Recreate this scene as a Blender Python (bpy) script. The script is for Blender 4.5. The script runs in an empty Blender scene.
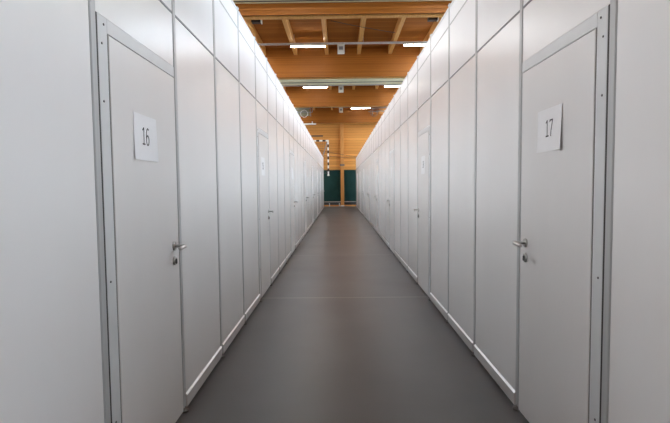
import bpy, bmesh, math, random
from mathutils import Vector, Matrix

random.seed(7)
SC = bpy.context.scene
COL = SC.collection

# ------------------------------------------------------------------ camera
CAM_F, CAM_H = 466.807, 1.5277
fwd = Vector((-0.009717159, 0.998380286, -0.056056952)).normalized()
right = Vector((0.002142013, 0.0000196183, -0.0000219011)).normalized()
up = right.cross(fwd).normalized()
right = fwd.cross(up).normalized()
cam_data = bpy.data.cameras.new('camera')
cam_data.sensor_fit = 'HORIZONTAL'
cam_data.sensor_width = 36.0
cam_data.lens = 36.0 * CAM_F / 670.0
cam_data.clip_start = 0.02
cam = bpy.data.objects.new('camera', cam_data)
COL.objects.link(cam)
m3 = Matrix((right, up, -fwd)).transposed()
cam.matrix_world = Matrix.Translation((0, 0, CAM_H)) @ m3.to_4x4()
SC.camera = cam

# ------------------------------------------------------------------ light levels
SC.view_settings.view_transform = 'Standard'
SC.view_settings.look = 'None'
SC.view_settings.gamma = 1.0
SC.view_settings.use_curve_mapping = False
SC.view_settings.exposure = 0.42
ADDED_WINDOW_RIGHT = 7.5      # daylight from clerestory panes added out of view
ADDED_WINDOW_LEFT = 4.0
ADDED_ROOF_RIGHT = 10.0      # overhead light from roof strips added out of view
ADDED_ROOF_LEFT = 6.5
TUBE = 40.0
world = bpy.data.worlds.new('hall_world')
SC.world = world
world.use_nodes = True
world.node_tree.nodes['Background'].inputs[0].default_value = (0.75, 0.85, 1.0, 1)
world.node_tree.nodes['Background'].inputs[1].default_value = 0.6


# ------------------------------------------------------------------ materials
def mat(name, color, rough=0.5, metal=0.0, spec=0.5, emit=None, strength=0.0):
    m = bpy.data.materials.new(name)
    m.use_nodes = True
    b = m.node_tree.nodes['Principled BSDF']
    b.inputs['Base Color'].default_value = (*color, 1)
    b.inputs['Roughness'].default_value = rough
    b.inputs['Metallic'].default_value = metal
    b.inputs['Specular IOR Level'].default_value = spec
    if emit:
        b.inputs['Emission Color'].default_value = (*emit, 1)
        b.inputs['Emission Strength'].default_value = strength
    return m


def nodes_of(m):
    nt = m.node_tree
    return nt, nt.nodes, nt.links, nt.nodes['Principled BSDF']


def noise_mat(name, c1, c2, scale, rough, stretch=(1, 1, 1), detail=4.0, spec=0.5, bump=0.0, coord='Object', metal=0.0):
    m = mat(name, c1, rough, metal, spec)
    nt, N, L, b = nodes_of(m)
    tc = N.new('ShaderNodeTexCoord')
    mp = N.new('ShaderNodeMapping')
    mp.inputs['Scale'].default_value = stretch
    nz = N.new('ShaderNodeTexNoise')
    nz.inputs['Scale'].default_value = scale
    nz.inputs['Detail'].default_value = detail
    rp = N.new('ShaderNodeValToRGB')
    rp.color_ramp.elements[0].color = (*c1, 1)
    rp.color_ramp.elements[1].color = (*c2, 1)
    rp.color_ramp.elements[0].position = 0.3
    rp.color_ramp.elements[1].position = 0.7
    L.new(tc.outputs[coord], mp.inputs[0])
    L.new(mp.outputs[0], nz.inputs['Vector'])
    L.new(nz.outputs[0], rp.inputs[0])
    L.new(rp.outputs[0], b.inputs['Base Color'])
    if bump:
        bp = N.new('ShaderNodeBump')
        bp.inputs['Strength'].default_value = bump
        bp.inputs['Distance'].default_value = 0.002
        L.new(nz.outputs[0], bp.inputs['Height'])
        L.new(bp.outputs[0], b.inputs['Normal'])
    return m


def wood_mat(name, c1, c2, groove, axis, board, grain, rough=0.5, groove_w=0.04):
    """boards or laminations stacked along `axis` ('X','Y','Z'); grain = stretch of the noise"""
    m = mat(name, c1, rough, 0.0, 0.22)
    nt, N, L, b = nodes_of(m)
    tc = N.new('ShaderNodeTexCoord')
    sep = N.new('ShaderNodeSeparateXYZ')
    L.new(tc.outputs['Object'], sep.inputs[0])
    dv = N.new('ShaderNodeMath'); dv.operation = 'DIVIDE'; dv.inputs[1].default_value = board
    L.new(sep.outputs[axis], dv.inputs[0])
    fl = N.new('ShaderNodeMath'); fl.operation = 'FLOOR'
    fr = N.new('ShaderNodeMath'); fr.operation = 'FRACT'
    L.new(dv.outputs[0], fl.inputs[0]); L.new(dv.outputs[0], fr.inputs[0])
    wn = N.new('ShaderNodeTexWhiteNoise'); wn.noise_dimensions = '1D'
    L.new(fl.outputs[0], wn.inputs['W'])
    mp = N.new('ShaderNodeMapping'); mp.inputs['Scale'].default_value = grain
    L.new(tc.outputs['Object'], mp.inputs[0])
    nz = N.new('ShaderNodeTexNoise'); nz.inputs['Scale'].default_value = 3.0; nz.inputs['Detail'].default_value = 6
    L.new(mp.outputs[0], nz.inputs['Vector'])
    ad = N.new('ShaderNodeMath'); ad.operation = 'MULTIPLY_ADD'; ad.inputs[1].default_value = 0.45
    L.new(wn.outputs['Value'], ad.inputs[0])
    ns = N.new('ShaderNodeMath'); ns.operation = 'MULTIPLY'; ns.inputs[1].default_value = 0.6
    L.new(nz.outputs[0], ns.inputs[0]); L.new(ns.outputs[0], ad.inputs[2])
    mx = N.new('ShaderNodeMix'); mx.data_type = 'RGBA'
    mx.inputs[6].default_value = (*c1, 1); mx.inputs[7].default_value = (*c2, 1)
    L.new(ad.outputs[0], mx.inputs[0])
    lt = N.new('ShaderNodeMath'); lt.operation = 'LESS_THAN'; lt.inputs[1].default_value = groove_w
    L.new(fr.outputs[0], lt.inputs[0])
    m2 = N.new('ShaderNodeMix'); m2.data_type = 'RGBA'
    m2.inputs[7].default_value = (*groove, 1)
    L.new(mx.outputs[2], m2.inputs[6]); L.new(lt.outputs[0], m2.inputs[0])
    L.new(m2.outputs[2], b.inputs['Base Color'])
    return m


M = {}
M['panel'] = noise_mat('white_laminate', (0.87, 0.86, 0.85), (0.89, 0.88, 0.87), 3.0, 0.27, stretch=(1, 1, 0.3))
M['upper'] = noise_mat('white_laminate_daylight_tint', (0.845, 0.86, 0.875), (0.87, 0.885, 0.90), 3.0, 0.3, stretch=(1, 1, 0.3))  # same laminate, bluish daylight put into the colour
M['door'] = noise_mat('door_laminate', (0.80, 0.785, 0.77), (0.825, 0.81, 0.795), 3.0, 0.32, stretch=(1, 1, 0.3))
M['alu'] = noise_mat('grey_aluminium', (0.47, 0.48, 0.48), (0.53, 0.54, 0.54), 6.0, 0.45, stretch=(4, 4, 0.3), metal=0.1)
M['alu_light'] = noise_mat('light_aluminium', (0.68, 0.695, 0.70), (0.72, 0.735, 0.74), 6.0, 0.36)
M['base'] = noise_mat('base_rail_grey', (0.60, 0.59, 0.58), (0.65, 0.64, 0.63), 6.0, 0.4)
M['edge_highlight'] = noise_mat('base_highlight_metal', (0.86, 0.86, 0.86), (0.90, 0.90, 0.90), 6.0, 0.28, metal=0.8)  # bright metal imitates the highlight on the base rail edge
M['hoop_board'] = noise_mat('hoop_board_green_grey', (0.20, 0.20, 0.12), (0.27, 0.27, 0.17), 5.0, 0.6)
M['dark'] = mat('dark_gap', (0.05, 0.048, 0.045), 0.8)
M['rail'] = mat('rail_grey', (0.26, 0.27, 0.275), 0.5)
M['steel'] = noise_mat('brushed_steel', (0.55, 0.54, 0.52), (0.64, 0.63, 0.61), 20, 0.28, metal=1.0)
M['steel_dark'] = mat('screw_steel', (0.16, 0.16, 0.16), 0.45, 0.8)
M['paper'] = noise_mat('paper_white', (0.94, 0.94, 0.95), (0.96, 0.96, 0.97), 30, 0.85, spec=0.2)
M['ink'] = mat('ink_black', (0.03, 0.03, 0.035), 0.8)
M['foot'] = mat('post_foot_grey', (0.20, 0.19, 0.185), 0.6)
M['beam'] = wood_mat('glulam_beam', (0.22, 0.067, 0.008), (0.43, 0.155, 0.022), (0.14, 0.045, 0.007), 'Z', 0.042, (0.5, 6, 14), 0.5, 0.06)
M['joist'] = noise_mat('joist_timber', (0.60, 0.29, 0.07), (0.74, 0.40, 0.11), 3.0, 0.55, stretch=(10, 0.6, 10))
M['ceil'] = wood_mat('ceiling_board', (0.26, 0.085, 0.012), (0.46, 0.17, 0.028), (0.16, 0.055, 0.01), 'Y', 0.16, (0.5, 10, 4), 0.9, 0.05)
M['endwall'] = wood_mat('end_wall_board', (0.44, 0.165, 0.03), (0.88, 0.44, 0.12), (0.26, 0.10, 0.02), 'Z', 0.19, (0.5, 6, 16), 0.5, 0.06)
M['column'] = noise_mat('column_timber', (0.50, 0.21, 0.045), (0.62, 0.29, 0.075), 3.0, 0.5, stretch=(14, 14, 0.6))
M['green'] = noise_mat('dark_green_padding', (0.008, 0.032, 0.028), (0.014, 0.046, 0.041), 2.0, 0.85, spec=0.15)
M['plaster'] = noise_mat('pale_wall_paint', (0.62, 0.58, 0.52), (0.68, 0.64, 0.58), 3.0, 0.8)
M['housing'] = noise_mat('housing_beige', (0.80, 0.82, 0.58), (0.86, 0.88, 0.64), 3.0, 0.5, stretch=(0.6, 4, 4))
M['box_white'] = noise_mat('painted_white_grey', (0.80, 0.83, 0.76), (0.85, 0.88, 0.81), 6, 0.5)
M['box_black'] = mat('box_black', (0.02, 0.02, 0.02), 0.5)
M['white_paint'] = noise_mat('white_paint', (0.80, 0.80, 0.78), (0.85, 0.85, 0.83), 8, 0.4)
M['black_paint'] = mat('black_paint', (0.02, 0.02, 0.022), 0.4)
M['net'] = mat('net_grey', (0.16, 0.14, 0.12), 0.8)
M['cable'] = mat('cable_dark', (0.05, 0.04, 0.035), 0.6)
M['tray'] = noise_mat('galvanised_tray', (0.62, 0.62, 0.61), (0.72, 0.72, 0.71), 12, 0.5)
M['tube'] = mat('tube_glow', (0.9, 0.9, 0.9), 0.4, emit=(1.0, 0.97, 0.93), strength=TUBE)
M['pane_right'] = mat('added_pane_glow_right', (0.8, 0.85, 0.9), 0.3, emit=(0.76, 0.88, 1.0), strength=ADDED_WINDOW_RIGHT)
M['pane_left'] = mat('added_pane_glow_left', (0.8, 0.85, 0.9), 0.3, emit=(0.95, 0.97, 1.0), strength=ADDED_WINDOW_LEFT)


M['roof_right'] = mat('added_roof_glow_right', (0.8, 0.85, 0.9), 0.3, emit=(0.78, 0.89, 1.0), strength=ADDED_ROOF_RIGHT)
M['roof_left'] = mat('added_roof_glow_left', (0.8, 0.85, 0.9), 0.3, emit=(0.97, 0.98, 1.0), strength=ADDED_ROOF_LEFT)


def floor_material():
    m = mat('grey_linoleum', (0.075, 0.07, 0.07), 0.3)
    nt, N, L, b = nodes_of(m)
    tc = N.new('ShaderNodeTexCoord')
    sep = N.new('ShaderNodeSeparateXYZ'); L.new(tc.outputs['Object'], sep.inputs[0])
    a = N.new('ShaderNodeMath'); a.operation = 'SUBTRACT'; a.inputs[1].default_value = 6.27
    L.new(sep.outputs['Y'], a.inputs[0])
    d = N.new('ShaderNodeMath'); d.operation = 'DIVIDE'; d.inputs[1].default_value = 3.88
    L.new(a.outputs[0], d.inputs[0])
    fr = N.new('ShaderNodeMath'); fr.operation = 'FRACT'; L.new(d.outputs[0], fr.inputs[0])
    lt = N.new('ShaderNodeMath'); lt.operation = 'LESS_THAN'; lt.inputs[1].default_value = 0.008
    L.new(fr.outputs[0], lt.inputs[0])
    nz = N.new('ShaderNodeTexNoise'); nz.inputs['Scale'].default_value = 1.5; nz.inputs['Detail'].default_value = 6
    L.new(tc.outputs['Object'], nz.inputs['Vector'])
    rp = N.new('ShaderNodeValToRGB')
    rp.color_ramp.elements[0].color = (0.150, 0.150, 0.156, 1); rp.color_ramp.elements[0].position = .3
    rp.color_ramp.elements[1].color = (0.170, 0.169, 0.175, 1); rp.color_ramp.elements[1].position = .7
    L.new(nz.outputs[0], rp.inputs[0])
    mx = N.new('ShaderNodeMix'); mx.data_type = 'RGBA'
    mx.inputs[7].default_value = (0.30, 0.295, 0.295, 1)
    L.new(rp.outputs[0], mx.inputs[6]); L.new(lt.outputs[0], mx.inputs[0])
    L.new(mx.outputs[2], b.inputs['Base Color'])
    n2 = N.new('ShaderNodeTexNoise'); n2.inputs['Scale'].default_value = 0.8
    L.new(tc.outputs['Object'], n2.inputs['Vector'])
    mr = N.new('ShaderNodeMapRange'); mr.inputs[3].default_value = 0.28; mr.inputs[4].default_value = 0.38
    L.new(n2.outputs[0], mr.inputs[0]); L.new(mr.outputs[0], b.inputs['Roughness'])
    return m


M['floor'] = floor_material()


# ------------------------------------------------------------------ mesh helpers
class MB:
    def __init__(self):
        self.bm = bmesh.new()

    def box(self, x0, x1, y0, y1, z0, z1, bev=0.0, seg=1):
        tmp = bmesh.new()
        vs = [tmp.verts.new((x, y, z)) for x in (x0, x1) for y in (y0, y1) for z in (z0, z1)]
        for f in ((0, 1, 3, 2), (4, 6, 7, 5), (0, 4, 5, 1), (2, 3, 7, 6), (0, 2, 6, 4), (1, 5, 7, 3)):
            tmp.faces.new([vs[i] for i in f])
        bmesh.ops.recalc_face_normals(tmp, faces=tmp.faces[:])
        if bev:
            bmesh.ops.bevel(tmp, geom=tmp.edges[:], offset=bev, segments=seg, affect='EDGES', profile=0.5)
        self._merge(tmp)
        return self

    def _merge(self, tmp):
        me = bpy.data.meshes.new('tmp')
        tmp.to_mesh(me); tmp.free()
        self.bm.from_mesh(me)
        bpy.data.meshes.remove(me)

    def prism(self, pts, z0, z1):
        """polygon in XY, extruded along Z"""
        tmp = bmesh.new()
        a = [tmp.verts.new((x, y, z0)) for x, y in pts]
        b = [tmp.verts.new((x, y, z1)) for x, y in pts]
        n = len(pts)
        tmp.faces.new(a[::-1]); tmp.faces.new(b)
        for i in range(n):
            tmp.faces.new((a[i], a[(i + 1) % n], b[(i + 1) % n], b[i]))
        bmesh.ops.recalc_face_normals(tmp, faces=tmp.faces[:])
        self._merge(tmp)
        return self

    def profile_y(self, pts, y0, y1):
        """polygon in XZ, extruded along Y"""
        tmp = bmesh.new()
        a = [tmp.verts.new((x, y0, z)) for x, z in pts]
        b = [tmp.verts.new((x, y1, z)) for x, z in pts]
        n = len(pts)
        tmp.faces.new(a); tmp.faces.new(b[::-1])
        for i in range(n):
            tmp.faces.new((a[i], b[i], b[(i + 1) % n], a[(i + 1) % n]))
        bmesh.ops.recalc_face_normals(tmp, faces=tmp.faces[:])
        self._merge(tmp)
        return self

    def tube(self, pts, r, n=10, smooth=True, closed=False):
        tmp = bmesh.new()
        pts = [Vector(p) for p in pts]
        rs = r if isinstance(r, (list, tuple)) else [r] * len(pts)
        rings = []
        prev = None
        for i, p in enumerate(pts):
            if closed:
                d = pts[(i + 1) % len(pts)] - pts[i - 1]
            elif i == 0:
                d = pts[1] - p
            elif i == len(pts) - 1:
                d = p - pts[i - 1]
            else:
                d = (pts[i + 1] - p).normalized() + (p - pts[i - 1]).normalized()
            d.normalize()
            if prev is None:
                ref = Vector((0, 0, 1)) if abs(d.z) < 0.9 else Vector((1, 0, 0))
                u = d.cross(ref).normalized()
            else:
                u = (prev - d * prev.dot(d)).normalized()
            prev = u
            v = d.cross(u)
            rings.append([tmp.verts.new(p + (u * math.cos(2 * math.pi * k / n) + v * math.sin(2 * math.pi * k / n)) * rs[i]) for k in range(n)])
        m = len(rings)
        for i in range(m if closed else m - 1):
            A, B = rings[i], rings[(i + 1) % m]
            for k in range(n):
                f = tmp.faces.new((A[k], A[(k + 1) % n], B[(k + 1) % n], B[k]))
                f.smooth = smooth
        if not closed:
            tmp.faces.new(rings[0][::-1]); tmp.faces.new(rings[-1])
        bmesh.ops.recalc_face_normals(tmp, faces=tmp.faces[:])
        self._merge(tmp)
        return self

    def mesh(self, name, m):
        me = bpy.data.meshes.new(name)
        self.bm.to_mesh(me); self.bm.free()
        me.materials.append(M[m])
        return me


def link(name, data, parent=None, loc=(0, 0, 0), rotz=0.0):
    o = bpy.data.objects.new(name, data)
    COL.objects.link(o)
    o.location = loc
    o.rotation_euler = (0, 0, rotz)
    if parent:
        o.parent = parent
    return o


def tag(o, label=None, cat=None, group=None, kind=None):
    if label: o['label'] = label
    if cat: o['category'] = cat
    if group: o['group'] = group
    if kind: o['kind'] = kind
    return o


def thing(name, label, cat, loc=(0, 0, 0), rotz=0.0, group=None):
    return tag(link(name, None, None, loc, rotz), label, cat, group, 'thing')


def part(name, mb, m, parent, label=None, loc=(0, 0, 0)):
    o = link(name, mb.mesh(name, m) if isinstance(mb, MB) else mb, parent, loc)
    if label: o['label'] = label
    return o


def struct(name, mb, m, parent=None, loc=(0, 0, 0)):
    o = link(name, mb.mesh(name, m), parent, loc)
    if parent is None:
        o['kind'] = 'structure'
    return o


def copy_tree(src, parent=None):
    c = src.copy()
    COL.objects.link(c)
    if parent:
        c.parent = parent
    for ch in list(src.children):
        copy_tree(ch, c)
    return c


ORD = ['', 'first', 'second', 'third', 'fourth', 'fifth', 'sixth', 'seventh', 'eighth', 'ninth', 'tenth']

# ------------------------------------------------------------------ hall dimensions
AL, AR = -1.064, 1.184        # faces of the two partition rows
HX0, HX1 = -13.0, 13.0
HY0, HY1 = -9.0, 34.0
HC = 7.13                     # ceiling
HB = 5.93                     # underside of roof beams
BEAMS = [-1.7, 5.3, 12.3, 19.3, 26.3, 33.3]

# ------------------------------------------------------------------ setting
b = MB().box(HX0 - .2, HX1 + .2, HY0 - .2, HY1 + .2, -0.1, 0.0)
struct('floor', b, 'floor')
b = MB().box(HX0 - .2, HX1 + .2, HY0 - .2, HY1 + .2, HC, HC + 0.15)
struct('ceiling', b, 'ceil')
b = MB().box(HX0, HX1, HY1, HY1 + .2, 0.0, HC)
struct('wall_far', b, 'endwall')


def side_wall(name, x, s, pane, n0):
    """s = +1 outside is +x; band of unseen windows added for daylight, from z 3.9 to 6.6"""
    Z0, Z1 = 4.0, 6.7
    x0, x1 = (x, x + .2) if s > 0 else (x - .2, x)
    w = MB()
    w.box(x0, x1, HY0, HY1, 0, Z0)
    w.box(x0, x1, HY0, HY1, Z1, HC)
    ys = [HY0 + (HY1 - HY0) * i / 6 for i in range(7)]
    for i, y in enumerate(ys):
        a, c = max(HY0, y - .25), min(HY1, y + .25)
        w.box(x0, x1, a, c, Z0, Z1)
    struct(name, w, 'plaster')
    xm = (x0 + x1) / 2
    for i in range(6):
        a, c = ys[i] + .25, ys[i + 1] - .25
        f = MB()
        for (p, q, r0, r1) in ((a, c, Z0, Z0 + .08), (a, c, Z1 - .08, Z1), (a, a + .08, Z0, Z1), (c - .08, c, Z0, Z1)):
            f.box(xm - .05, xm + .05, p, q, r0, r1)
        for k in range(1, 4):
            yy = a + (c - a) * k / 4
            f.box(xm - .04, xm + .04, yy - .03, yy + .03, Z0 + .08, Z1 - .08)
        fo = struct('added_window_%d' % (n0 + i), f, 'white_paint')
        p = MB().box(xm - .01, xm + .01, a + .08, c - .08, Z0 + .08, Z1 - .08)
        part('pane', p, pane, fo, 'glowing frosted pane added for daylight')


side_wall('wall_right', HX1, 1, 'pane_right', 1)
side_wall('wall_left', HX0, -1, 'pane_left', 7)
# added unseen roof light strips between the beams, to light the corridor walls
nw = 13
for i, (ya, yb) in enumerate(((2.2, 5.0), (5.8, 12.0), (12.8, 19.0), (20.9, 26.0), (26.8, 33.0))):
    for x0, x1, pane in ((3.65, 5.75, 'roof_right'), (-5.45, -3.35, 'roof_left')):
        f = MB()
        for a, c, d, e in ((x0, x1, ya, ya + .07), (x0, x1, yb - .07, yb), (x0, x0 + .07, ya, yb), (x1 - .07, x1, ya, yb)):
            f.box(a, c, d, e, HC - .05, HC - .001)
        fo = struct('added_window_%d' % nw, f, 'white_paint')
        nw += 1
        part('pane', MB().box(x0 + .07, x1 - .07, ya + .07, yb - .07, HC - .04, HC - .02), pane, fo, 'glowing frosted pane added for daylight')
struct('wall_back', MB().box(HX0, HX1, HY0 - .2, HY0, 0, HC), 'plaster')

# ------------------------------------------------------------------ partition system
Z_DOOR, Z_LINT, Z_R1, Z_R2, Z_TOP = 2.235, 2.305, 2.65, 3.21, 3.415
PX = -0.004                   # panel face, set back from the post face at x = 0


def post_meshes():
    r, c = 0.025, 0.008
    pts = [(-0.04, -r + c), (-0.04 + c, -r), (-0.005, -r), (0.0, -r + .005), (0.0, r - .005), (-0.005, r), (-0.04 + c, r), (-0.04, r - c)]
    a = MB().prism(pts, 0.03, Z_TOP).mesh('post', 'alu')
    cap = MB().box(-0.042, 0.004, -0.027, 0.027, Z_TOP, Z_TOP + 0.025, 0.006).mesh('cap', 'alu_light')
    ft = MB()
    ft.tube([(-0.010, 0, 0.0), (-0.010, 0, 0.014), (-0.010, 0, 0.018), (-0.010, 0, 0.035)], [0.032, 0.032, 0.014, 0.012], 14)
    return a, cap, ft.mesh('foot', 'foot')


post_me, cap_me, foot_me = post_meshes()


def make_post():
    t = thing('partition_post', 'x', 'post', group='aluminium posts of the partition rows')
    part('post', post_me, None, t)
    part('cap', cap_me, None, t)
    part('foot', foot_me, None, t, 'dark round levelling foot')
    return t


def bay_parts(t, w, lower=True, z_from=None):
    """panels and rails of one bay centred on y = 0"""
    h = w / 2 - 0.0255
    g = h - 0.003
    if lower:
        pr = [(PX - .02, 0.02), (0.006, 0.02), (0.006, 0.100), (PX - .02, 0.100)]
        part('base_rail', MB().profile_y(pr, -h, h), 'base', t, 'grey base rail')
        part('gap_light_block', MB().box(-.034, -.028, -h + .03, h - .03, .0008, .05), 'dark', t, 'added dark strip blocking light under the rail')  # added to stop light leaking under the bay
        part('base_highlight', MB().profile_y([(PX - .018, .1002), (0.0085, .1002), (0.0085, .102), (PX + .001, .112), (PX - .018, .112)], -h, h), 'edge_highlight', t, 'bright strip imitating the highlight along the base rail')
        part('lower_panel', MB().box(PX - .018, PX, -g, g, 0.1122, Z_R1 - .007, 0.0015), 'panel', t)
    else:
        part('lower_panel', MB().box(PX - .018, PX, -g, g, z_from, Z_R1 - .007, 0.0015), 'panel', t)
    part('middle_rail', MB().box(PX - .02, PX + 0.003, -h, h, Z_R1 - .006, Z_R1 + .006), 'rail', t, 'thin dark grey rail')
    part('upper_panel', MB().box(PX - .018, PX, -g, g, Z_R1 + .007, Z_R2 - .007, 0.0015), 'upper', t)
    part('upper_rail', MB().box(PX - .02, PX + 0.003, -h, h, Z_R2 - .006, Z_R2 + .006), 'alu', t, 'thin grey rail')
    part('top_panel', MB().box(PX - .018, PX, -g, g, Z_R2 + .007, Z_TOP - .03, 0.0015), 'upper', t)
    part('top_rail', MB().box(-.036, 0.0, -h, h, Z_TOP - .03, Z_TOP, 0.003), 'alu_light', t, 'light grey top rail')
    zb = 0.11 if lower else z_from
    for a, c in ((g, h), (-h, -g)):
        part('side_groove', MB().box(PX - .016, PX - .006, a, c, zb, Z_TOP - .03), 'dark', t, 'dark shadow groove')


def make_bay(w):
    t = thing('partition_bay', 'x', 'partition', group='white panel bays of the partition rows')
    bay_parts(t, w)
    return t


def make_overdoor(w):
    t = thing('overdoor_fascia', 'x', 'partition', group='white panels above the cubicle doors')
    bay_parts(t, w, False, Z_LINT + .0004)
    return t


def make_door(w, s):
    """s = +1: hinge towards -y, latch towards +y (left row); -1 the other way round"""
    t = thing('cubicle_door', 'x', 'door', group='doors of the numbered cubicles')
    h = w / 2 - 0.0255

    def Y(a, c):
        return (a, c) if s > 0 else (-c, -a)

    y_h = -h + 0.102            # inner edge of the hinge stile
    y_l = h - 0.008
    fr = part('hinge_stile', MB().box(PX - .02, PX + .001, *Y(-h + .0155, y_h), 0.02, Z_LINT, 0.002), 'alu_light', t, 'wide light grey hinge stile')
    for z in (0.42, 1.09, 1.92, 2.18, 2.27):
        y = s * (-h + .058 + (0.012 if z > 2.2 else -0.01))
        part('screw', MB().tube([(PX, y, z), (PX + .0035, y, z), (PX + .004, y, z)], [.0055, .0055, .003], 10), 'steel_dark', fr, 'dark screw head')
    part('lintel', MB().box(PX - .02, PX + .001, *Y(y_h, h), Z_DOOR + .004, Z_LINT, 0.001), 'alu_light', t, 'light grey lintel strip')
    part('latch_jamb', MB().box(PX - .02, PX, *Y(y_l, h), 0.02, Z_DOOR + .004), 'alu', t, 'narrow grey jamb')
    part('gap_shade', MB().box(PX - .02, PX - .001, *Y(y_h + .0002, y_h + .007), 0.02, Z_DOOR), 'dark', t, 'dark strip for the shaded hinge side gap')  # these strips paint the shade in the gaps around the leaf
    part('gap_shade', MB().box(PX - .02, PX - .003, *Y(y_h + .007, y_l), Z_DOOR - .002, Z_DOOR + .003), 'alu', t, 'grey strip for the shaded gap above the leaf')
    part('gap_shade', MB().box(PX - .02, PX - .0003, *Y(-h, -h + .0153), 0.02, Z_LINT), 'dark', t, 'dark strip for the shaded gap beside the hinge post')
    part('gap_shade', MB().box(PX - .02, PX - .003, *Y(y_l - .004, y_l - .0002), 0.02, Z_DOOR - .003), 'dark', t, 'dark strip for the shaded latch side gap')
    part('gap_light_block', MB().box(-.034, -.028, *Y(-h + .03, h - .03), .0008, .017), 'dark', t, 'added dark strip blocking light under the leaf')  # added to stop light leaking under the door
    part('door_leaf', MB().box(PX - .036, PX + .004, *Y(y_h + .0072, y_l - .0045), 0.018, Z_DOOR - .003, 0.002), 'door', t, 'pale grey door leaf')
    xf = PX + .004
    yc = s * (h - 0.100)
    zh = 1.15
    hd = part('handle', MB().tube([(xf, yc, zh), (xf + .007, yc, zh), (xf + .010, yc, zh)], [.029, .029, .025], 24)
              , 'steel', t, 'steel lever handle')
    d = -s
    lv = MB().tube([(xf + .009, yc, zh), (xf + .056, yc, zh), (xf + .072, yc + d * .004, zh), (xf + .079, yc + d * .018, zh),
                    (xf + .080, yc + d * .06, zh), (xf + .080, yc + d * .115, zh - .003), (xf + .080, yc + d * .121, zh - .003)],
                   [.0095, .0105, .012, .012, .012, .012, .007], 14)
    part('lever', lv, 'steel', hd)
    zk = 1.055
    lk = part('lock', MB().tube([(xf, yc, zk), (xf + .007, yc, zk), (xf + .010, yc, zk)], [.029, .029, .025], 24), 'steel', t, 'round steel lock plate')
    part('keyhole', MB().box(xf + .0095, xf + .018, yc - .009, yc + .009, zk - .02, zk + .014, .004), 'steel_dark', lk, 'dark lock cylinder')
    return t


POST_Y = lambda k: 3.093 + (k - 1) + (-0.028 if k <= 0 else 0.0)
NL, NR = 30, 31               # last post of the left and right row
K0 = -1                       # the row starts just behind the camera
DOOR_BAYS = (1, 5, 9, 13, 17, 21, 25, 29)

bay_proto = {}
over_proto = {}
door_proto = {}
post_proto = [None]


def door_word(k, side):
    i = DOOR_BAYS.index(k) + 1
    if i == 1:
        return 'the door with sheet %s' % ('16' if side == 'left' else '17')
    return 'the %s door from the camera' % ORD[i]


def bay_place(k, side):
    """words that tell where bay k stands in its row"""
    prev = [d for d in DOOR_BAYS if d < k]
    if k == 0:
        return 'nearest the camera, before %s' % door_word(1, side)
    if not prev:
        return 'behind the camera'
    return '%s bay past %s' % (ORD[k - prev[-1]], door_word(prev[-1], side))


def get_proto(store, key, maker):
    if key not in store:
        store[key] = maker()
        return store[key]
    return copy_tree(store[key])


for side, x, rot, n in (('left', AL, 0.0, NL), ('right', AR, math.pi, NR)):
    s = 1 if side == 'left' else -1
    for k in range(K0, n + 1):
        if post_proto[0] is None:
            post_proto[0] = make_post(); t = post_proto[0]
        else:
            t = copy_tree(post_proto[0])
        t.location = (x, POST_Y(k), 0); t.rotation_euler = (0, 0, rot)
        if k == n:
            w = 'end post at the far end of the %s row' % side
        elif k == K0:
            w = 'first post of the %s row, behind the camera' % side
        elif k in DOOR_BAYS:
            w = 'post, %s row, handle edge of %s' % (side, door_word(k, side))
        elif k + 1 in DOOR_BAYS:
            w = 'post, %s row, hinge edge of %s' % (side, door_word(k + 1, side))
        else:
            prev = [d for d in DOOR_BAYS if d < k]
            w = 'post, %s row, %s post past %s' % (side, ORD[k - prev[-1]], door_word(prev[-1], side))
        t['label'] = 'grey ' + w
    for k in range(K0 + 1, n + 1):
        y0, y1 = POST_Y(k - 1), POST_Y(k)
        wd = round(y1 - y0, 3)
        loc = (x, (y0 + y1) / 2, 0)
        if k in DOOR_BAYS:
            o = get_proto(over_proto, wd, lambda: make_overdoor(wd))
            o.location = loc; o.rotation_euler = (0, 0, rot)
            o['label'] = 'white panel over %s in the %s row' % (door_word(k, side), side)
            d = get_proto(door_proto, (wd, s), lambda: make_door(wd, s))
            d.location = loc; d.rotation_euler = (0, 0, rot)
            i = DOOR_BAYS.index(k) + 1
            if i == 1:
                d['label'] = 'pale grey door bearing sheet %s, steel lever, nearest door on the %s' % ('16' if side == 'left' else '17', side)
            else:
                d['label'] = 'pale grey door with steel lever, %s door from the camera in the %s row' % (ORD[i], side)
        else:
            o = get_proto(bay_proto, wd, lambda: make_bay(wd))
            o.location = loc; o.rotation_euler = (0, 0, rot)
            o['label'] = 'tall white panel in the %s row, %s' % (side, bay_place(k, side))


# ------------------------------------------------------------------ number sheets on the doors
def stroke(mb, pts, w=0.011, r=None):
    """digit stroke on the sheet: local x right, z up, drawn as a thin flat ribbon"""
    for (x0, z0), (x1, z1) in zip(pts, pts[1:]):
        dx, dz = x1 - x0, z1 - z0
        L = math.hypot(dx, dz)
        nx, nz = -dz / L * w / 2, dx / L * w / 2
        ex, ez = dx / L * w * .3, dz / L * w * .3
        q = [(x0 - ex + nx, z0 - ez + nz), (x1 + ex + nx, z1 + ez + nz), (x1 + ex - nx, z1 + ez - nz), (x0 - ex - nx, z0 - ez - nz)]
        mb.quads.append(q)


def arc(cx, cz, rx, rz, a0, a1, n=14):
    return [(cx + rx * math.cos(math.radians(a0 + (a1 - a0) * i / n)), cz + rz * math.sin(math.radians(a0 + (a1 - a0) * i / n))) for i in range(n + 1)]


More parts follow.
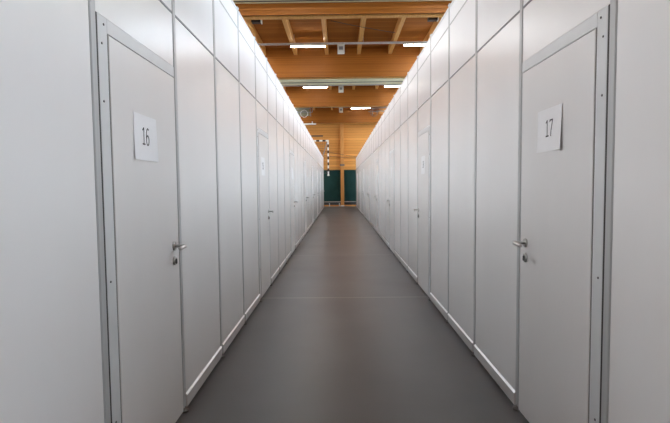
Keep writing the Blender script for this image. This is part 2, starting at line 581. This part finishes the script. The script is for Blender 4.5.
DIG = {   # strokes in a cell about 0.046 wide, 0.105 high, centred on x = 0, base z = 0
    '1': [[(-.017, .090), (.0, .105), (.0, .0)], [(-.018, .003), (.018, .003)]],
    '6': [arc(.003, .058, .022, .047, 62, 180) + arc(.0, .03, .019, .03, 180, 540, 24)[0:]],
    '7': [[(-.019, .092), (-.019, .102), (.019, .102), (.012, .075), (-.002, .035), (-.006, .0)]],
    '5': [[(.017, .102), (-.014, .102), (-.016, .058)] + arc(-.001, .033, .019, .033, 120, -140)],
    '8': [arc(0, .079, .017, .026, 0, 360, 20), arc(0, .028, .020, .028, 0, 360, 20)],
}


class Quads:
    def __init__(self):
        self.quads = []


def sheet_bend(u, v, W, H, amp):
    """distance of the paper from the door: corners lift a little"""
    a = (u / (W / 2)); c = (v / (H / 2))
    return 0.0012 + amp * (max(0, a) ** 2 * max(0, -c * .5 + .5) + max(0, -a) ** 2 * .5 * max(0, -c))


def number_sheet(digits, W, H, amp, label, tilt=0.0):
    t = thing('number_sheet', label, 'paper sheet', group='number sheets taped to the cubicle doors')
    NU, NV = 16, 14
    bm = bmesh.new()
    rows = {}
    for lay in (0, 1):
        for i in range(NU + 1):
            for j in range(NV + 1):
                u, v = W * (i / NU - .5), H * (j / NV - .5)
                rows[lay, i, j] = bm.verts.new((u, -sheet_bend(u, v, W, H, amp) - (0.0005 if lay else 0), v))
    for i in range(NU):
        for j in range(NV):
            f = bm.faces.new((rows[1, i, j], rows[1, i + 1, j], rows[1, i + 1, j + 1], rows[1, i, j + 1]))
            f = bm.faces.new((rows[0, i, j], rows[0, i, j + 1], rows[0, i + 1, j + 1], rows[0, i + 1, j]))
    for i in range(NU):
        bm.faces.new((rows[0, i, 0], rows[0, i + 1, 0], rows[1, i + 1, 0], rows[1, i, 0]))
        bm.faces.new((rows[0, i + 1, NV], rows[0, i, NV], rows[1, i, NV], rows[1, i + 1, NV]))
    for j in range(NV):
        bm.faces.new((rows[0, 0, j + 1], rows[0, 0, j], rows[1, 0, j], rows[1, 0, j + 1]))
        bm.faces.new((rows[0, NU, j], rows[0, NU, j + 1], rows[1, NU, j + 1], rows[1, NU, j]))
    me = bpy.data.meshes.new('sheet'); bm.to_mesh(me); bm.free(); me.materials.append(M['paper'])
    part('sheet', me, None, t)
    if digits:
        for q, ch in enumerate(digits):
            Q = Quads()
            for st in DIG[ch]:
                stroke(Q, st, 0.0085)
            bm = bmesh.new()
            ox = (q - (len(digits) - 1) / 2) * 0.050
            for qi, quad in enumerate(Q.quads):
                vs = []
                for (px, pz) in quad:
                    u, v = px * .86 + ox, (pz - 0.052) * .86 + .008
                    vs.append((u, v))
                top = [bm.verts.new((u, -sheet_bend(u, v, W, H, amp) - 0.0012 - 0.00002 * (qi % 5), v)) for u, v in vs]
                bot = [bm.verts.new((u, -sheet_bend(u, v, W, H, amp) - 0.0006, v)) for u, v in vs]
                bm.faces.new(top[::-1]); bm.faces.new(bot)
                for i in range(4):
                    bm.faces.new((top[i], top[(i + 1) % 4], bot[(i + 1) % 4], bot[i]))
            bmesh.ops.recalc_face_normals(bm, faces=bm.faces[:])
            me = bpy.data.meshes.new('digit'); bm.to_mesh(me); bm.free(); me.materials.append(M['ink'])
            part('digit', me, None, t, 'black printed digit')
    return t


def put_sheet(t, side, y, z, tilt=0.0):
    # local -y of the sheet is its front; turn it to face the corridor
    if side == 'left':
        t.location = (AL + PX + .0042, y, z)
        t.rotation_euler = (0, tilt, math.pi / 2)
    else:
        t.location = (AR - PX - .0042, y, z)
        t.rotation_euler = (0, tilt, -math.pi / 2)
    return t


put_sheet(number_sheet('16', .297, .245, .010, 'white sheet printed 16 on the nearest left door'), 'left', 2.578, 1.797, math.radians(0.5))
put_sheet(number_sheet('17', .305, .24, .012, 'white sheet printed 17 on the nearest right door'), 'right', 2.655, 1.828, math.radians(-0.5))
put_sheet(number_sheet('15', .297, .25, .006, 'white number sheet on the second left door from the camera'), 'left', 6.53, 1.80)
put_sheet(number_sheet('18', .297, .25, .006, 'white number sheet on the second right door from the camera'), 'right', 6.60, 1.80)
blank = number_sheet(None, .297, .25, .006, 'white sheet on the third left door from the camera')
put_sheet(blank, 'left', 10.6, 1.80)
for side, k in (('right', 9), ('left', 13), ('right', 13), ('left', 17), ('right', 17), ('left', 21), ('right', 21)):
    c = copy_tree(blank)
    put_sheet(c, side, POST_Y(k) - .48, 1.80)
    c['label'] = 'white sheet on the %s %s door from the camera' % (ORD[DOOR_BAYS.index(k) + 1], side)

# ------------------------------------------------------------------ roof timbers
BEAM_WORDS = {2: 'first glulam roof beam in view, lit orange at the top of the photo',
              3: 'second glulam roof beam, in front of the long beige housing',
              4: 'third glulam roof beam from the camera',
              5: 'fourth glulam roof beam, right against the far wall'}
for i, y in enumerate(BEAMS):
    if i < 2:
        lab = 'glulam roof beam %s the camera' % ('behind' if i == 0 else 'above')
    else:
        lab = BEAM_WORDS[i]
    t = thing('roof_beam', lab, 'roof beam', (0, y, HB), group='glulam roof beams')
    part('beam', MB().box(HX0 + .01, HX1 - .01, 0, .24, .10, HC - HB - .003, .004).box(HX0 + .01, HX1 - .01, 0, .05, 0, .12, .004), 'beam', t)
    part('batten', MB().box(HX0 + .01, HX1 - .01, .14, .33, .0, .0995, .004), 'joist', t, 'pale timber batten')

JX = [-3.0, -1.72, -0.455, 0.845, 2.11, 3.39]
CNT = ['leftmost', 'second from left', 'third from left', 'third from right', 'second from right', 'rightmost']
joist = MB().box(-.07, .07, .365, 6.998, 0, HC - 6.83 - .002, .005).mesh('joist', 'joist')
short_joist = MB().box(-.07, .07, 1.38, 6.998, 0, HC - 6.83 - .002, .005).mesh('joist', 'joist')
BAYW = {2: 'first and second', 3: 'second and third', 4: 'third and fourth'}
for i in (2, 3, 4):
    for q, xx in enumerate(JX):
        o = link('ceiling_joist', short_joist if i == 3 else joist, None, (xx, BEAMS[i], 6.83))
        tag(o, 'ceiling joist %s, between the %s roof beams in view' % (CNT[q], BAYW[i]), 'ceiling joist', 'ceiling joists', 'thing')

# curtain housings hung by the beams
t = thing('curtain_housing', 'long beige housing hung behind the second roof beam', 'housing', (0, 19.7, HB - .02))
part('casing', MB().box(-12.9, 12.9, 0, .95, 0, .5, .01), 'housing', t)
part('slot', MB().box(-12.9, 12.9, .44, .50, -.012, .0), 'dark', t, 'dark curtain slot')
for xx in (-9, -3, 3, 9):
    part('hanger', MB().box(xx - .02, xx + .02, .45, .49, .5, HC - HB + .015), 'tray', t, 'steel hanger')
t = thing('curtain_housing', 'beige housing above the first roof beam, at the top edge of the photo', 'housing', (0, 11.98, 6.22))
part('casing', MB().box(-12.9, 12.9, 0, .31, 0, .5, .01), 'housing', t)
part('slot', MB().box(-12.9, 12.9, .13, .17, -.012, .0), 'dark', t, 'dark curtain slot')
for xx in (-9, -3, 3, 9):
    part('hanger', MB().box(xx - .02, xx + .02, .13, .17, .5, HC - 6.22 - .002), 'tray', t, 'steel hanger')

# ------------------------------------------------------------------ cable trays, tube lamps, speakers
ROWS = [(17.62, 'in front of the second roof beam'), (24.85, 'in front of the third roof beam'), (31.7, 'in front of the far wall'), (10.6, 'above the camera end of the corridor'), (3.6, 'over the camera')]
for y, wd in ROWS[:3]:
    t = thing('cable_tray', 'grey cable tray running across the ceiling %s' % wd, 'cable tray', (0, y, 6.75))
    part('tray', MB().box(-9, 9, -.05, .05, 0, .012).box(-9, 9, -.05, -.045, 0, .05).box(-9, 9, .045, .05, 0, .05), 'tray', t)
    for xx in (-6.94, -4.28, -1.72, .845, 3.39, 5.95):
        part('hanger', MB().tube([(xx + .1, 0, .012), (xx + .1, 0, HC - 6.75 - .001)], .006, 6), 'tray', t)


def tube_lamp(x, y, z, length, label, mount='rod'):
    t = thing('tube_lamp', label, 'tube lamp', (x, y, z), group='tube lamps under the ceiling')
    h = length / 2
    part('housing', MB().profile_y([(-.05, .0), (.05, .0), (.04, .055), (-.04, .055)], -h, h), 'box_white', t).rotation_euler = (0, 0, math.pi / 2)
    lit = mount != 'beam'
    part('diffuser', MB().box(-h + .02, h - .02, -.04, .04, -.034, 0, .012, 2), 'tube' if lit else 'white_paint', t, 'glowing white diffuser' if lit else 'unlit white diffuser')
    e = MB().box(-h, -h + .02, -.042, .042, -.036, 0).box(h - .02, h, -.042, .042, -.036, 0)
    part('end_cap', e, 'box_white', t)
    for xx in (-h * .6, h * .6):
        if mount == 'rod':
            part('suspension', MB().tube([(xx, 0, .05), (xx, 0, HC - z - .001)], .005, 6), 'tray', t, 'thin suspension rod')
        elif mount == 'tray':
            part('clip', MB().box(xx - .015, xx + .015, -.03, .03, .054, .0595), 'tray', t, 'steel clip')
        else:
            part('bracket', MB().box(xx - .03, xx + .03, .03, .1995, .045, .2), 'tray', t, 'steel bracket')
    return t


ZT = 6.69       # housing hangs clipped under the tray at 6.75
for x, y, lab in ((-1.11, 17.62, 'glowing tube lamp left of the white box in front of the second roof beam'),
                  (3.08, 17.62, 'glowing tube lamp right of the white box, partly behind the right partition'),
                  (-5.3, 17.62, 'tube lamp hidden behind the left partition before the second roof beam'),
                  (-1.20, 24.85, 'glowing tube lamp left of centre, in front of the third roof beam'),
                  (3.06, 24.85, 'glowing tube lamp right of centre, in front of the third roof beam'),
                  (1.48, 31.7, 'glowing tube lamp just before the far wall, right of the small white box'),
                  (-1.11, 10.6, 'added unseen tube lamp above the corridor near the camera, left of centre'),  # this row is added out of view for overhead light
                  (3.08, 10.6, 'added unseen tube lamp above the corridor near the camera, right of centre')):
    tube_lamp(x, y, ZT, 1.3, lab, 'tray' if y > 12 else 'rod')
tube_lamp(-2.25, 33.1, 5.83, 1.3, 'pale unlit tube lamp low against the far wall at left', 'beam')

for x, y, lab in ((.113, 17.62, 'largest white box under the cable tray, before the second roof beam'),
                  (.139, 24.85, 'white box before the third roof beam, middle one of three'),
                  (.164, 31.7, 'smallest white box, nearest the far wall')):
    t = thing('ceiling_loudspeaker', lab, 'loudspeaker', (x, y, 6.40), group='white boxes under the cable trays')
    part('cabinet', MB().box(-.13, .13, -.09, .09, 0, .33, .012), 'box_white', t)
    part('grille', MB().box(-.075, .075, -.096, -.09, .12, .24, .002), 'rail', t, 'grey slotted grille')
    part('lower_lip', MB().box(-.12, .12, -.1, -.09, .02, .06, .003), 'box_white', t)
    part('bracket', MB().box(-.02, .02, -.02, .02, .33, .3495), 'tray', t, 'steel bracket')

for x, lab in ((-2.63, 'small black box under the ceiling near the left partition'), (3.08, 'small black box under the ceiling near the right partition')):
    t = thing('ceiling_motor', lab, 'motor box', (x, 15.45, 6.78), group='black boxes under the ceiling')
    part('case', MB().box(-.16, .14, -.1, .1, .03, .14, .01), 'box_black', t)
    part('end_plate', MB().box(.14, .17, -.1, .1, .02, .155, .004), 'box_white', t, 'white end plate')
    part('bracket', MB().box(-.02, .02, -.03, .03, .14, .3495), 'tray', t)

# ------------------------------------------------------------------ far end
ZG = 2.636
for (xa, xb, lab) in ((-6.0, .10, 'dark green wall padding left of the timber column'), (.35, 6.0, 'dark green wall padding right of the timber column')):
    t = thing('wall_padding', lab, 'wall padding', (0, HY1, 0), group='dark green wall paddings')
    part('pad', MB().box(xa, xb, -.08, -.001, .36, ZG, .01), 'green', t)
    part('lower_rail', MB().box(xa, xb, -.11, -.001, .31, .345, .005), 'alu', t, 'pale rail under the padding')
    part('recess', MB().box(xa, xb, -.02, -.001, .10, .30), 'box_black', t, 'black recess')
b = MB().box(HX0, HX1, HY1 - .03, HY1 - .001, 0, .10)
struct('baseboard_far', b, 'column')
t = thing('timber_column', 'square timber column in the middle of the far wall', 'column', (.225, HY1, 0))
part('shaft', MB().box(-.12, .12, -.30, -.001, .0, HB - .0015, .01), 'column', t)
part('bracket', MB().box(-.17, .17, -.33, -.30, 2.92, 3.04, .006), 'steel_dark', t, 'dark metal bracket')
part('shoe', MB().box(-.13, .13, -.31, -.301, .0, .08, .004), 'tray', t, 'steel column shoe')
for x, lab in ((-.72, 'short pale stub under the green padding, left of the column'), (0.0, 'short pale stub beside the foot of the timber column')):
    t = thing('floor_stand', lab, 'stand', (x, HY1 - .22, 0), group='pale stubs at the far wall foot')
    part('stub', MB().tube([(0, 0, .015), (0, 0, .24)], .03, 12), 'alu', t)
    part('base', MB().tube([(0, 0, 0), (0, 0, .015)], .07, 16), 'alu', t)

# handball goal hung on the far wall
def banded(name, p0, p1, r, t, first):
    p0, p1 = Vector(p0), Vector(p1)
    L = (p1 - p0).length
    n = max(1, round(L / .215))
    o = None
    me = bpy.data.meshes.new(name)
    bm = bmesh.new()
    d = (p1 - p0) / n
    for i in range(n):
        a, c = p0 + d * i, p0 + d * (i + 1)
        ax = 0 if abs(d.x) > abs(d.z) else 2
        lo = [min(a[j], c[j]) - (r if j != ax else 0) for j in range(3)]
        hi = [max(a[j], c[j]) + (r if j != ax else 0) for j in range(3)]
        vs = [bm.verts.new((x, y, z)) for x in (lo[0], hi[0]) for y in (lo[1], hi[1]) for z in (lo[2], hi[2])]
        for f in ((0, 1, 3, 2), (4, 6, 7, 5), (0, 4, 5, 1), (2, 3, 7, 6), (0, 2, 6, 4), (1, 5, 7, 3)):
            fc = bm.faces.new([vs[k] for k in f]); fc.material_index = (i + first) % 2
    bmesh.ops.recalc_face_normals(bm, faces=bm.faces[:])
    bm.to_mesh(me); bm.free()
    me.materials.append(M['black_paint']); me.materials.append(M['white_paint'])
    return link(name, me, t)


GX1, GX0, GZ1, GZ0, GY = -.76, -3.84, 4.66, 2.30, 33.0
t = thing('handball_goal', 'black and white banded handball goal hung high at the far wall', 'goal', (0, GY, 0))
banded('crossbar', (GX0 + .05, 0, GZ1), (GX1 + .05, 0, GZ1), .05, t, 0)
for gx in (GX1, GX0):
    banded('goal_post', (gx, 0, GZ1 - .05), (gx, 0, GZ0), .05, t, 1)
    part('post_end', MB().box(gx - .08, gx + .08, -.08, .08, GZ0 - .11, GZ0, .02), 'box_white', t, 'pale grey foot plate')
    part('stay', MB().tube([(gx - .06, .06, GZ1 - .1), (gx - .42, .55, GZ1 - 1.1), (gx - .55, .8, GZ1 - 1.7)], .03, 8), 'rail', t, 'grey steel stay')
    part('wall_arm', MB().tube([(gx, 0, GZ0 + .4), (gx, .995, GZ0 + .4)], .025, 8).tube([(gx, 0, GZ1 - .05), (gx, .995, GZ1 - .05)], .025, 8), 'tray', t, 'grey wall arm')
nm = MB()
for i in range(25):
    x = GX0 + (GX1 - GX0) * i / 24
    nm.tube([(x, .05, GZ1 - .05), (x, .42, GZ1 - .5), (x, .6, GZ1 - 1.4), (x, .62, GZ0 + .1)], .007, 4)
for pq in ((.2, GZ1 - .23), (.42, GZ1 - .5), (.48, GZ1 - .8), (.53, GZ1 - 1.1), (.6, GZ1 - 1.4), (.605, GZ1 - 1.7), (.61, GZ1 - 2.0), (.62, GZ0 + .1)):
    nm.tube([(GX0, pq[0], pq[1]), (GX1, pq[0], pq[1])], .007, 4)
part('net', nm, 'net', t, 'grey net')

t = thing('wall_bar', 'dark horizontal bar on the far wall above the goal', 'bar', (-1.75, 33.6, 5.06))
part('bar', MB().box(-.9, .62, -.04, .04, -.045, .045, .008), 'cable', t)
for xx in (-.7, .45):
    part('arm', MB().tube([(xx, .04, 0), (xx, .399, 0)], .02, 8), 'tray', t)


def cable(name, label, pts, r):
    o = part(name, MB().tube(pts, r, 6), 'cable', None)
    return tag(o, label, 'cable', 'thin dark cables', 'thing')


def sag(p, q, s, n=12):
    p, q = Vector(p), Vector(q)
    return [p.lerp(q, i / n) - Vector((0, 0, s * 4 * (i / n) * (1 - i / n))) for i in range(n + 1)]


cable('wall_cable', 'upper thin dark cable sagging across the far wall', sag((-2.2, 33.62, 4.25), (1.9, 33.62, 3.45), .06), .014)
cable('wall_cable', 'lower thin dark cable sagging across the far wall', sag((-2.2, 33.58, 3.95), (2.2, 33.58, 3.55), .22), .012)
cable('ceiling_cable', 'thin dark cable hanging below the joists between the first two roof beams', sag((-0.215, 15.341, 6.819), (1.994, 16.614, 6.819), .02), .010)

# folded basketball gear under the roof
for x0, s, lab in ((-2.36, 1, 'folded basketball backboard with ring under the roof, at left'), (2.75, -1, 'folded hoop frame under the roof, at right')):
    t = thing('basketball_hoop', lab, 'basketball hoop', (x0, 30.6, 6.22), group='folded hoops under the roof')
    if s > 0:
        part('backboard', MB().box(-.9, .45, .36, .40, -.12, .42, .008), 'hoop_board', t, 'greenish board')
    else:
        part('backboard', MB().box(-.1, .9, .3, .35, -.05, .3, .008), 'column', t, 'timber board')
    ring = [(.23 * math.cos(a * math.pi / 9) + (.12 if s > 0 else -.45), .05, .23 * math.sin(a * math.pi / 9) - .02) for a in range(18)]
    part('ring', MB().tube(ring, .014, 8, closed=True), 'white_paint' if s > 0 else 'steel_dark', t)
    nt = MB()
    for a in range(0, 18, 2):
        p = Vector(ring[a])
        c = Vector((.12 if s > 0 else -.45, -.3, -.06))
        nt.tube([p, p.lerp(c, .5) + Vector((0, -.08, 0)), c + (p - c) * .5 + Vector((0, -.18, -.06))], .008, 4)
    part('net', nt, 'net', t, 'grey net')
    fr = MB()
    for (p, q) in (((-.8, .3, .3), (.5, 0, .3)), ((.5 * s, .3, .55), (.55 * s, .0, -.2)), ((-.8, .32, .1), (.6, .32, .1)), ((-.64, .32, .6095), (-.64, .32, .1)), ((.64, .32, .6095), (.64, .32, .1)), ((-.6 * s, .1, .0), (.3 * s, .1, .18))):
        fr.tube([p, q], .022, 8)
    part('frame', fr, 'rail', t, 'steel folding frame')
